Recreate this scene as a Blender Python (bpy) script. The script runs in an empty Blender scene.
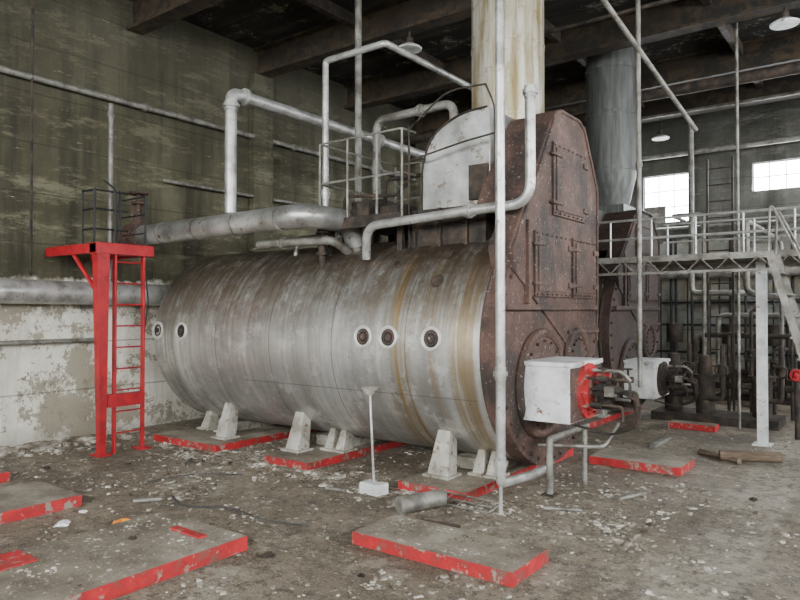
import bpy, bmesh, math, random
from mathutils import Vector, Matrix
random.seed(7)
C = bpy.context.scene.collection
D = bpy.data

# ---------------------------------------------------------------- materials
def newmat(name):
    m = D.materials.new(name); m.use_nodes = True
    nt = m.node_tree
    return m, nt, nt.nodes["Principled BSDF"]

def ramp(nt, stops):
    r = nt.nodes.new("ShaderNodeValToRGB")
    e = r.color_ramp.elements
    while len(e) < len(stops): e.new(0.5)
    for i, (p, c) in enumerate(stops):
        e[i].position = p
        e[i].color = (c[0], c[1], c[2], 1) if len(c) == 3 else c
    return r

def noise(nt, scale, detail=6, stretch=(1, 1, 1), rough=0.6, loc=(0, 0, 0)):
    tc = nt.nodes.new("ShaderNodeTexCoord"); mp = nt.nodes.new("ShaderNodeMapping")
    mp.inputs["Scale"].default_value = stretch; mp.inputs["Location"].default_value = loc
    n = nt.nodes.new("ShaderNodeTexNoise")
    n.inputs["Scale"].default_value = scale; n.inputs["Detail"].default_value = detail
    n.inputs["Roughness"].default_value = rough
    nt.links.new(tc.outputs["Object"], mp.inputs["Vector"])
    nt.links.new(mp.outputs["Vector"], n.inputs["Vector"])
    return n.outputs["Fac"]

def mix(nt, fac, a, b, mode='MIX'):
    m = nt.nodes.new("ShaderNodeMix"); m.data_type = 'RGBA'; m.blend_type = mode
    for sock, v in ((m.inputs[0], fac), (m.inputs[6], a), (m.inputs[7], b)):
        if isinstance(v, (int, float)): sock.default_value = v
        elif isinstance(v, tuple): sock.default_value = (v[0], v[1], v[2], 1)
        else: nt.links.new(v, sock)
    return m.outputs[2]

def mask(nt, src, lo, hi):
    r = ramp(nt, [(lo, (0, 0, 0)), (hi, (1, 1, 1))])
    nt.links.new(src, r.inputs[0]); return r.outputs[0]

def math_(nt, op, a, b=None, c=None):
    mm = nt.nodes.new("ShaderNodeMath"); mm.operation = op
    for i, v in enumerate((a, b, c)):
        if v is None: continue
        if isinstance(v, (int, float)): mm.inputs[i].default_value = v
        else: nt.links.new(v, mm.inputs[i])
    return mm.outputs[0]

def mrange(nt, src, a, b, c=0, d=1):
    n = nt.nodes.new("ShaderNodeMapRange")
    for i, v in enumerate((a, b, c, d)): n.inputs[i + 1].default_value = v
    nt.links.new(src, n.inputs[0]); return n.outputs[0]

def bump(nt, bsdf, src, s=0.3, dist=0.02):
    b = nt.nodes.new("ShaderNodeBump")
    b.inputs["Strength"].default_value = s; b.inputs["Distance"].default_value = dist
    nt.links.new(src, b.inputs["Height"]); nt.links.new(b.outputs[0], bsdf.inputs["Normal"])

def nmat(name, cols, scale=3, stretch=(1, 1, 1), rough=.7, metal=0, bmp=.2, speck=None, sscale=30, st=(.62, .68), lo=.35, hi=.65):
    m, nt, b = newmat(name)
    f = noise(nt, scale, 8, stretch)
    n = len(cols)
    r = ramp(nt, [(lo + (hi - lo) * i / (n - 1), c) for i, c in enumerate(cols)])
    nt.links.new(f, r.inputs[0]); col = r.outputs[0]
    if speck:
        s = noise(nt, sscale, 5, (1, 1, 1), .7, (3, 1, 2))
        col = mix(nt, mask(nt, s, *st), col, speck)
    nt.links.new(col, b.inputs["Base Color"])
    b.inputs["Roughness"].default_value = rough; b.inputs["Metallic"].default_value = metal
    if bmp: bump(nt, b, noise(nt, scale * 8, 6), bmp)
    return m

def xyz(nt):
    tc = nt.nodes.new("ShaderNodeTexCoord"); s = nt.nodes.new("ShaderNodeSeparateXYZ"); nt.links.new(tc.outputs["Object"], s.inputs[0]); return s.outputs

M = {}
# boiler aluminium cladding
m, nt, b = newmat("aluminium_cladding")
P = xyz(nt)
hoop = noise(nt, 1.0, 7, (8, .45, .45), .62)
r = ramp(nt, [(.3, (.36, .35, .32)), (.48, (.50, .49, .465)), (.56, (.60, .595, .57)), (.7, (.74, .735, .71))]); nt.links.new(hoop, r.inputs[0])
col = r.outputs[0]
blot = noise(nt, 1.1, 9, (1, 1, 1), .66, (5, 2, 0))
col = mix(nt, math_(nt, 'MULTIPLY', mask(nt, blot, .44, .60), .6), col, (.25, .24, .21))
col = mix(nt, math_(nt, 'MULTIPLY', mask(nt, noise(nt, 3.2, 9, (1, 1, 1), .78, (9, 2, 4)), .52, .60), .5), col, (.84, .83, .80))
def band(x0, x1, soft):
    return math_(nt, 'MULTIPLY', mrange(nt, P[0], x0 - soft, x0), mrange(nt, P[0], x1, x1 + soft, 1, 0))
streak = mask(nt, noise(nt, 1.0, 5, (13, .5, .35), .6, (2, 0, 0)), .46, .58)
col = mix(nt, math_(nt, 'MULTIPLY', math_(nt, 'MULTIPLY', streak, band(-3.75, -3.36, .12)), .9), col, (.36, .23, .07))
col = mix(nt, math_(nt, 'MULTIPLY', math_(nt, 'MULTIPLY', streak, band(-3.10, -2.88, .08)), .7), col, (.34, .23, .09))
# brown drips coming down from the top
fine = mask(nt, noise(nt, 1.0, 6, (22, .6, .5), .65, (7, 1, 2)), .50, .60)
gate = mask(nt, noise(nt, 1.0, 4, (1.6, .5, .5), .6, (3, 5, 1)), .42, .58)
col = mix(nt, math_(nt, 'MULTIPLY', math_(nt, 'MULTIPLY', math_(nt, 'MULTIPLY', fine, gate), mrange(nt, P[2], .9, 1.9)), .75), col, (.22, .145, .075))
tz = mrange(nt, P[2], 1.25, 2.1)
runs = math_(nt, 'MULTIPLY', mask(nt, noise(nt, 1.5, 9, (4.5, .8, .5), .78, (1, 7, 3)), .44, .55), tz)
col = mix(nt, math_(nt, 'MULTIPLY', runs, .8), col, (.18, .12, .07))
bigr = math_(nt, 'MULTIPLY', mask(nt, noise(nt, 1.7, 9, (1, 1, .7), .8, (6, 6, 3)), .50, .56), mrange(nt, P[2], 1.2, 1.9))
col = mix(nt, math_(nt, 'MULTIPLY', bigr, .65), col, (.20, .15, .095))
tz2 = mrange(nt, P[2], 1.8, 2.28)
top = math_(nt, 'MULTIPLY', mask(nt, noise(nt, 7, 9, (1.2, 1, .6), .85, (1, 7, 0)), .41, .51), tz2)
col = mix(nt, math_(nt, 'MULTIPLY', top, .94), col, (.075, .050, .032))
re = math_(nt, 'MULTIPLY', mrange(nt, P[0], -7.0, -7.6), mask(nt, noise(nt, 3, 8, (1, 1, .4), .7, (4, 4, 4)), .42, .56))
col = mix(nt, math_(nt, 'MULTIPLY', re, .6), col, (.20, .16, .11))
col = mix(nt, mask(nt, noise(nt, 24, 6, (1, 1, 1), .75, (3, 1, 2)), .64, .70), col, (.14, .10, .07))
saw = math_(nt, 'PINGPONG', P[0], .45)
col = mix(nt, math_(nt, 'MULTIPLY', math_(nt, 'LESS_THAN', saw, .006), .65), col, (.14, .14, .13))
sz = math_(nt, 'LESS_THAN', math_(nt, 'ABSOLUTE', math_(nt, 'SUBTRACT', P[2], .82)), .006)
col = mix(nt, math_(nt, 'MULTIPLY', math_(nt, 'MULTIPLY', sz, band(-5.9, -2.9, .01)), .5), col, (.16, .16, .15))
nt.links.new(col, b.inputs["Base Color"])
b.inputs["Metallic"].default_value = .8
nt.links.new(mrange(nt, blot, .3, .7, .34, .56), b.inputs["Roughness"])
bump(nt, b, noise(nt, 1.0, 4, (4, 1.3, 1.3)), .3, .03)
M['shell'] = m

M['rim'] = nmat("pale_port_rim", [(.50, .49, .45), (.72, .71, .67)], 9, (1, 1, 1), .5, .3, .1)
M['alu'] = nmat("aluminium_sheet", [(.26, .255, .23), (.42, .415, .39), (.60, .595, .57)], 3, (1, 1, 1), .40, .75, .15, (.18, .13, .085), 9, (.57, .66))
M['stack'] = nmat("stack_stained_alu", [(.28, .21, .09), (.50, .45, .33), (.72, .70, .62)], 2.5, (5, 5, .5), .38, .5, .1, (.30, .21, .07), 5, (.54, .70))
M['stack_grey'] = nmat("stack_dull_grey", [(.05, .051, .045), (.088, .09, .082), (.13, .13, .12)], 2.5, (5, 5, .5), .5, .3, .1)
M['pipe'] = nmat("silver_painted_pipe", [(.27, .265, .24), (.46, .455, .43), (.58, .575, .55)], 5, (1, 1, 1), .38, .55, .1, (.20, .15, .10), 22, (.59, .66))
M['greypipe'] = nmat("weathered_pipe", [(.10, .09, .075), (.20, .19, .165), (.29, .28, .25)], 6, (1, 1, 1), .55, .4, .2, (.12, .07, .04), 20, (.58, .66))

def rustmat(name, k):
    m, nt, b = newmat(name)
    r = ramp(nt, [(.3, (.026 * k, .016 * k, .012 * k)), (.45, (.066 * k, .035 * k, .025 * k)), (.58, (.105 * k, .056 * k, .041 * k)), (.7, (.15 * k, .09 * k, .068 * k))])
    nt.links.new(noise(nt, 3.2, 10, (1, 1, 1), .72), r.inputs[0]); col = r.outputs[0]
    col = mix(nt, math_(nt, 'MULTIPLY', mask(nt, noise(nt, 2.0, 9, (1, 1, .6), .7, (4, 1, 6)), .49, .59), .8), col, (.020, .015, .012))
    col = mix(nt, mask(nt, noise(nt, 9, 8, (1, 1, 1), .8, (7, 7, 1)), .62, .65), col, (.20 * k, .165 * k, .13 * k))
    col = mix(nt, mask(nt, noise(nt, 30, 5, (1, 1, 1), .75, (3, 1, 2)), .61, .66), col, (.32 * k, .28 * k, .24 * k))
    nt.links.new(col, b.inputs["Base Color"]); b.inputs["Roughness"].default_value = .72
    bump(nt, b, noise(nt, 20, 8, (1, 1, 1), .75), .7, .02)
    return m
M['rust'] = rustmat("flaking_rusty_brown", 1.0)
M['rust2'] = rustmat("darker_rusty_brown", .5)  # same rust with most colours scaled darker, for the rear boiler
M['dark'] = nmat("dark_rusty_steel", [(.012, .010, .008), (.036, .027, .020), (.075, .050, .034)], 8, (1, 1, 1), .75, .2, .3)
M['black'] = nmat("black_steel", [(.010, .010, .010), (.022, .022, .022)], 8, (1, 1, 1), .6, .3, .1)
M['red'] = nmat("red_paint", [(.22, .006, .010), (.36, .008, .014), (.44, .012, .018)], 5, (1, 1, 1), .5, 0, .2, (.16, .07, .055), 14, (.61, .67))
M['redw'] = nmat("scuffed_red_paint", [(.15, .07, .05), (.32, .010, .013), (.42, .014, .018)], 6, (1, 1, 1), .75, 0, .3, (.24, .20, .16), 11, (.56, .61), .34, .6)
M['white'] = nmat("dirty_white_enamel", [(.34, .34, .32), (.56, .57, .55), (.70, .71, .69)], 4, (1, 1, 1), .5, .05, .1, (.18, .10, .06), 12, (.59, .66))
M['leg'] = nmat("pale_support_steel", [(.22, .20, .16), (.36, .34, .29), (.46, .44, .39)], 5, (1, 1, 1), .7, .0, .2, (.16, .11, .07), 15, (.56, .63))
M['conc'] = nmat("plinth_concrete", [(.10, .08, .055), (.18, .152, .112), (.28, .25, .195)], 2.5, (1, 1, 1), .9, 0, .5, (.40, .37, .31), 34, (.60, .66))
M['chip'] = nmat("debris_chips", [(.07, .05, .033), (.20, .17, .13), (.56, .53, .46)], 5, (1, 1, 1), .9, 0, 0)
M['beam'] = nmat("brown_beam", [(.018, .011, .005), (.036, .022, .009), (.056, .036, .016)], 2, (.6, 2, 2), .75, 0, .2, (.010, .008, .005), 5, (.46, .56))
M['wood'] = nmat("old_wood", [(.08, .05, .03), (.16, .12, .08)], 6, (1, 1, 6), .8, 0, .2)
M['orange'] = nmat("orange_litter", [(.7, .16, .02), (.9, .5, .05)], 20, (1, 1, 1), .6, 0, 0)
M['blue'] = nmat("blue_litter", [(.03, .05, .12), (.05, .08, .2)], 20, (1, 1, 1), .6, 0, 0)
M['paper'] = nmat("paper_litter", [(.6, .6, .6), (.8, .8, .78)], 20, (1, 1, 1), .8, 0, 0)
M['rubber'] = nmat("rubber_hose", [(.02, .02, .02), (.05, .05, .045)], 10, (1, 1, 1), .8, 0, 0)

# ceiling
m, nt, b = newmat("ceiling_boards")
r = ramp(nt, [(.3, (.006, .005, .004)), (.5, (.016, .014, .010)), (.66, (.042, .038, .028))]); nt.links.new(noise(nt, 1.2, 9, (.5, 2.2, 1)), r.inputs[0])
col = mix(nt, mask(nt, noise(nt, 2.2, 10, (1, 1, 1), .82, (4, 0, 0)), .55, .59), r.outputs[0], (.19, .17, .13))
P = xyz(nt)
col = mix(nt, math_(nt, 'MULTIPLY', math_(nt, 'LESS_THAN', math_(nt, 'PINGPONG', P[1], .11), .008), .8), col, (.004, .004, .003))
nt.links.new(col, b.inputs["Base Color"]); b.inputs["Roughness"].default_value = .9
M['ceil'] = m

# walls
def wallmat(name, upper, lower, split, dirt_dark):
    m, nt, b = newmat(name)
    P = xyz(nt)
    r = ramp(nt, [(.32, upper[0]), (.5, upper[1]), (.68, upper[2])]); nt.links.new(noise(nt, .8, 10, (1, 1, .8), .68), r.inputs[0])
    up = r.outputs[0]
    up = mix(nt, math_(nt, 'MULTIPLY', mask(nt, noise(nt, 1.0, 8, (3, 3, .22), .65, (9, 1, 0)), .47, .63), .75), up, dirt_dark)
    up = mix(nt, math_(nt, 'MULTIPLY', mask(nt, noise(nt, 1.6, 10, (.5, .5, 2.2), .82, (1, 9, 4)), .52, .60), .55), up, tuple(min(1, c * 1.6 + .02) for c in upper[2]))
    up = mix(nt, mask(nt, noise(nt, 5, 8, (.4, .4, 2.5), .8, (1, 3, 4)), .63, .66), up, tuple(min(1, c * 2.2 + .05) for c in upper[2]))
    up = mix(nt, math_(nt, 'MULTIPLY', mrange(nt, P[2], 3.0, 5.4), .65), up, dirt_dark)  # upper wall grows darker towards the ceiling
    r2 = ramp(nt, [(.32, lower[0]), (.5, lower[1]), (.68, lower[2])]); nt.links.new(noise(nt, 1.6, 10, (1, 1, 1), .75, (2, 2, 2)), r2.inputs[0])
    lw = r2.outputs[0]
    peel = noise(nt, 1.1, 10, (1, 1, 1), .82, (7, 3, 1))
    lw = mix(nt, mask(nt, peel, .515, .53), lw, (.36, .32, .24))
    lw = mix(nt, mask(nt, noise(nt, 2.3, 10, (1, 1, 1), .85, (1, 2, 5)), .575, .585), lw, (.24, .21, .15))
    lw = mix(nt, math_(nt, 'MULTIPLY', mask(nt, noise(nt, 1.0, 8, (4, 4, .4), .65, (3, 1, 0)), .5, .66), .35), lw, (.20, .18, .12))
    lw = mix(nt, math_(nt, 'MULTIPLY', mrange(nt, P[2], .25, .0), .5), lw, (.13, .115, .09))
    z2 = math_(nt, 'MULTIPLY_ADD', noise(nt, 3, 8), .35, P[2])
    col = mix(nt, mrange(nt, z2, split + .15, split + .2), lw, up)
    ln = math_(nt, 'LESS_THAN', math_(nt, 'PINGPONG', P[2], .3), .010)
    col = mix(nt, math_(nt, 'MULTIPLY', ln, .45), col, tuple(c * .35 for c in upper[0]))
    nt.links.new(col, b.inputs["Base Color"]); b.inputs["Roughness"].default_value = .85
    hb = math_(nt, 'MULTIPLY_ADD', mask(nt, peel, .515, .535), -.6, noise(nt, 9, 8, (1, 1, 2)))
    bump(nt, b, hb, .5, .03)
    return m
M['wall'] = wallmat("olive_concrete_wall", ((.042, .038, .019), (.078, .071, .039), (.135, .126, .076)), ((.60, .57, .46), (.80, .77, .66), (.90, .88, .79)), 1.98, (.018, .016, .008))
M['wallb'] = wallmat("grey_back_wall", ((.055, .055, .044), (.11, .108, .09), (.20, .197, .175)), ((.15, .15, .13), (.28, .28, .25), (.40, .40, .37)), 3.0, (.030, .028, .020))

# floor
m, nt, b = newmat("dirty_concrete_floor")
P = xyz(nt)
r = ramp(nt, [(.3, (.075, .057, .036)), (.48, (.175, .142, .098)), (.68, (.30, .255, .185))]); nt.links.new(noise(nt, .8, 10, (1, 1, 1), .72), r.inputs[0])
col = r.outputs[0]
strip = math_(nt, 'MULTIPLY', mrange(nt, math_(nt, 'MULTIPLY_ADD', noise(nt, 3, 8), .3, P[0]), -1.12, -1.05), mrange(nt, math_(nt, 'MULTIPLY_ADD', noise(nt, 3, 8), .3, P[0]), -.62, -.55, 1, 0))
col = mix(nt, math_(nt, 'MULTIPLY', strip, .5), col, (.36, .32, .25))
col = mix(nt, math_(nt, 'MULTIPLY', mask(nt, noise(nt, 1.5, 10, (1, 1, 1), .75, (2, 8, 3)), .52, .60), .6), col, (.075, .056, .036))
col = mix(nt, math_(nt, 'MULTIPLY', mask(nt, noise(nt, 9, 10, (1, 1, 1), .88, (3, 3, 3)), .49, .56), .85), col, (.050, .036, .022))
col = mix(nt, math_(nt, 'MULTIPLY', mask(nt, noise(nt, 2.2, 10, (1, 1, 1), .84, (8, 5, 3)), .54, .60), .65), col, (.38, .34, .265))
col = mix(nt, mask(nt, noise(nt, 55, 4, (1, 1, 1), .8, (1, 5, 3)), .58, .64), col, (.40, .36, .285))
nt.links.new(col, b.inputs["Base Color"])
nt.links.new(mrange(nt, noise(nt, .7, 6), .3, .7, .4, .95), b.inputs["Roughness"])
bump(nt, b, noise(nt, 22, 8, (1, 1, 1), .75), .9, .03)
M['floor'] = m

m, nt, b = newmat("daylit_glass")
b.inputs["Base Color"].default_value = (.8, .85, .9, 1)
b.inputs["Emission Color"].default_value = (.90, .95, 1, 1); b.inputs["Emission Strength"].default_value = 26
M['glass'] = m

# ---------------------------------------------------------------- geometry helpers
def group(name, loc=(0, 0, 0)):
    e = D.objects.new(name, None); e.location = loc; e.empty_display_size = .2
    C.objects.link(e); return e

def finish(name, bm, mat, parent=None, smooth=False, bevel=0):
    me = D.meshes.new(name); bmesh.ops.recalc_face_normals(bm, faces=bm.faces)
    bm.to_mesh(me); bm.free()
    if isinstance(mat, (list, tuple)):
        for k in mat: me.materials.append(M[k])
    else: me.materials.append(M[mat])
    o = D.objects.new(name, me); C.objects.link(o)
    if parent: o.parent = parent
    if smooth:
        for p in me.polygons: p.use_smooth = True
        try: me.set_sharp_from_angle(angle=math.radians(40))
        except Exception: pass
    if bevel:
        bv = o.modifiers.new("bevel", 'BEVEL'); bv.width = bevel; bv.segments = 2; bv.limit_method = 'ANGLE'
    return o

def add_box(bm, x0, x1, y0, y1, z0, z1, mi=0):
    vs = [bm.verts.new((x, y, z)) for x in (x0, x1) for y in (y0, y1) for z in (z0, z1)]
    fs = []
    for idx in ((0, 1, 3, 2), (4, 6, 7, 5), (0, 4, 5, 1), (2, 3, 7, 6), (0, 2, 6, 4), (1, 5, 7, 3)):
        f = bm.faces.new([vs[i] for i in idx]); f.material_index = mi; fs.append(f)
    return vs, fs

def box(name, x, y, z, mat, parent=None, bevel=0.004):
    bm = bmesh.new(); add_box(bm, x[0], x[1], y[0], y[1], z[0], z[1])
    return finish(name, bm, mat, parent, bevel=bevel)

def add_cyl(bm, p1, p2, r1, r2=None, seg=20, caps=True, mi=0):
    p1 = Vector(p1); p2 = Vector(p2); r2 = r1 if r2 is None else r2
    q = (p2 - p1).to_track_quat('Z', 'Y'); a = []; bb = []
    for i in range(seg):
        t = 2 * math.pi * i / seg; v = Vector((math.cos(t), math.sin(t), 0))
        a.append(bm.verts.new(p1 + q @ (v * r1))); bb.append(bm.verts.new(p2 + q @ (v * r2)))
    for i in range(seg):
        j = (i + 1) % seg
        f = bm.faces.new((a[i], a[j], bb[j], bb[i])); f.material_index = mi
    if caps:
        f = bm.faces.new(a[::-1]); f.material_index = mi
        f = bm.faces.new(bb); f.material_index = mi

def add_torus(bm, c, axis, R, r, seg=28, rs=8, mi=0):
    q = Vector(axis).to_track_quat('Z', 'Y'); rings = []
    for i in range(seg):
        t = 2 * math.pi * i / seg; ring = []
        for j in range(rs):
            s = 2 * math.pi * j / rs
            ring.append(bm.verts.new(Vector(c) + q @ Vector(((R + r * math.cos(s)) * math.cos(t), (R + r * math.cos(s)) * math.sin(t), r * math.sin(s)))))
        rings.append(ring)
    for i in range(seg):
        for j in range(rs):
            f = bm.faces.new((rings[i][j], rings[(i + 1) % seg][j], rings[(i + 1) % seg][(j + 1) % rs], rings[i][(j + 1) % rs])); f.material_index = mi

def path(points, bend):
    P = [Vector(p) for p in points]; out = [P[0]]
    for i in range(1, len(P) - 1):
        a, c, d = P[i - 1], P[i], P[i + 1]
        u = (a - c); v = (d - c); k = min(bend, u.length * .49, v.length * .49)
        s = c + u.normalized() * k; e = c + v.normalized() * k
        for t in range(7):
            t /= 6; out.append(s * (1 - t) ** 2 + c * 2 * t * (1 - t) + e * t * t)
    out.append(P[-1]); return out

def add_tube(bm, points, r, bend=.12, seg=12, mi=0, flanges=False):
    pts = path(points, bend); n = len(pts); rings = []
    t0 = (pts[1] - pts[0]).normalized(); q = t0.to_track_quat('Z', 'Y'); x = q @ Vector((1, 0, 0)); prev = t0
    for i in range(n):
        t = (pts[min(i + 1, n - 1)] - pts[max(i - 1, 0)]).normalized()
        x = prev.rotation_difference(t) @ x; prev = t; y = t.cross(x)
        rings.append([bm.verts.new(pts[i] + (x * math.cos(2 * math.pi * j / seg) + y * math.sin(2 * math.pi * j / seg)) * r) for j in range(seg)])
    for i in range(n - 1):
        for j in range(seg):
            f = bm.faces.new((rings[i][j], rings[i][(j + 1) % seg], rings[i + 1][(j + 1) % seg], rings[i + 1][j])); f.material_index = mi
    f = bm.faces.new(rings[0][::-1]); f.material_index = mi; f = bm.faces.new(rings[-1]); f.material_index = mi

def tube(name, points, r, mat, parent=None, bend=.12, joints=(), seg=14):
    bm = bmesh.new(); add_tube(bm, points, r, bend, seg)
    for (p, ax) in joints:
        p = Vector(p); ax = Vector(ax).normalized()
        add_cyl(bm, p - ax * .018, p + ax * .018, r * 1.5)
        add_cyl(bm, p - ax * .05, p + ax * .05, r * 1.18)
    return finish(name, bm, mat, parent, True)

def prism(name, pts, axis, a0, a1, mat, parent=None, bevel=0.006, smooth=False):
    bm = bmesh.new()
    f = (lambda p, a: (a, p[0], p[1])) if axis == 'X' else (lambda p, a: (p[0], a, p[1]))
    A = [bm.verts.new(f(p, a0)) for p in pts]; B = [bm.verts.new(f(p, a1)) for p in pts]
    bm.faces.new(A); bm.faces.new(B[::-1]); n = len(pts)
    for i in range(n): bm.faces.new((A[i], A[(i + 1) % n], B[(i + 1) % n], B[i]))
    return finish(name, bm, mat, parent, smooth, bevel)

def bolts(bm, pts, ax, r=.014, h=.02, mi=0):
    ax = Vector(ax)
    for p in pts: add_cyl(bm, Vector(p), Vector(p) + ax * h, r, seg=6, mi=mi)

# ---------------------------------------------------------------- room shell
XL, XR, YF, YB, H = -8.3, 6.0, -5.0, 14.5, 5.8
box("floor", (XL - .3, XR + .3), (YF - .3, YB + .3), (-.2, 0), 'floor', bevel=0)
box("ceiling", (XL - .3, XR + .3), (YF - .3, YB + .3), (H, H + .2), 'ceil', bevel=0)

def wall_open(name, plane, lo, hi, t, spans, mat):
    bm = bmesh.new()
    def bx(a0, a1, z0, z1):
        if a1 - a0 < 1e-4 or z1 - z0 < 1e-4: return
        if plane == 'X': add_box(bm, t[0], t[1], a0, a1, z0, z1)
        else: add_box(bm, a0, a1, t[0], t[1], z0, z1)
    cur = lo
    for (a0, a1, z0, z1) in spans:
        bx(cur, a0, 0, H); bx(a0, a1, 0, z0); bx(a0, a1, z1, H); cur = a1
    bx(cur, hi, 0, H)
    return finish(name, bm, mat)
wall_open("wall_left", 'X', YF, YB, (XL - .3, XL), [], 'wall')
bw = [(-4.36, -3.45, 3.42, 4.42), (-2.28, -1.15, 3.9, 4.45), (.1, 1.2, 3.45, 4.40), (2.4, 3.5, 3.45, 4.4)]
wall_open("wall_back", 'Y', XL - .3, XR + .3, (YB, YB + .3), bw, 'wallb')
fw = [(-7, -4, 2.6, 5.0), (-3, 0, 2.6, 5.0), (1, 4, 2.6, 5.0)]
wall_open("wall_front", 'Y', XL - .3, XR + .3, (YF - .3, YF), fw, 'wallb')
rw = [(-3, 0, 2.4, 4.8), (1.5, 4.5, 2.4, 4.8), (6, 9, 2.4, 4.8), (10.5, 13, 2.4, 4.8)]
wall_open("wall_right", 'X', YF, YB, (XR, XR + .3), rw, 'wallb')

wi = 0
def window(plane, sp, t, nx, nz, board=None, w=.024):
    global wi; wi += 1
    g = group("window_%d" % wi); a0, a1, z0, z1 = sp
    bm = bmesh.new()
    def bx(bm, p0, p1, q0, q1, d0, d1):
        if plane == 'X': add_box(bm, t + d0, t + d1, p0, p1, q0, q1)
        else: add_box(bm, p0, p1, t + d0, t + d1, q0, q1)
    for i in range(nx + 1):
        x = a0 + (a1 - a0) * i / nx; x = min(max(x, a0 + w / 2), a1 - w / 2); bx(bm, x - w / 2, x + w / 2, z0, z1, -.02, .02)
    for j in range(nz + 1):
        z = z0 + (z1 - z0) * j / nz; z = min(max(z, z0 + w / 2), z1 - w / 2); bx(bm, a0, a1, z - w / 2, z + w / 2, -.018, .018)
    finish("frame", bm, 'greypipe', g)
    bm = bmesh.new(); bx(bm, a0, a1, z0, z1, -.004, .004); finish("pane", bm, 'glass', g)
    if board:
        bm = bmesh.new(); bx(bm, a0 + (a1 - a0) * board[0], a0 + (a1 - a0) * board[1], z0 + (z1 - z0) * board[2], z0 + (z1 - z0) * board[3], -.024, -.006); finish("boarded_pane", bm, 'greypipe', g)
window('Y', bw[0], YB + .1, 3, 3, (0, .48, 0, .36), .018); window('Y', bw[1], YB + .1, 4, 2, None, .018); window('Y', bw[2], YB + .1, 3, 3); window('Y', bw[3], YB + .1, 3, 3)
for s in fw: window('Y', s, YF - .12, 6, 4)
for s in rw: window('X', s, XR + .12, 6, 4)

ti = 0
for i, yb in enumerate([-3.9, -1.6, .6, 2.9, 5.1, 7.3, 9.5, 11.7, 13.6]):
    bm = bmesh.new()
    add_box(bm, XL, XR, yb - .12, yb + .12, 5.36, 5.40); add_box(bm, XL, XR, yb - .02, yb + .02, 5.4, 5.78); add_box(bm, XL, XR, yb - .12, yb + .12, 5.77, 5.8)
    finish("ceiling_beam", bm, 'beam')
    if i in (3, 5, 7):
        ti += 1; box("pilaster_%d" % ti, (XL, XL + .14), (yb - .2, yb + .2), (0, 5.36), 'wall', bevel=.01)  # pilaster on the left wall, below the beam end
for x in [-6.2, -4.1, -2.0, .1, 2.2]:
    box("ceiling_joist", (x - .05, x + .05), (YF, YB), (5.62, 5.79), 'dark')

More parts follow.
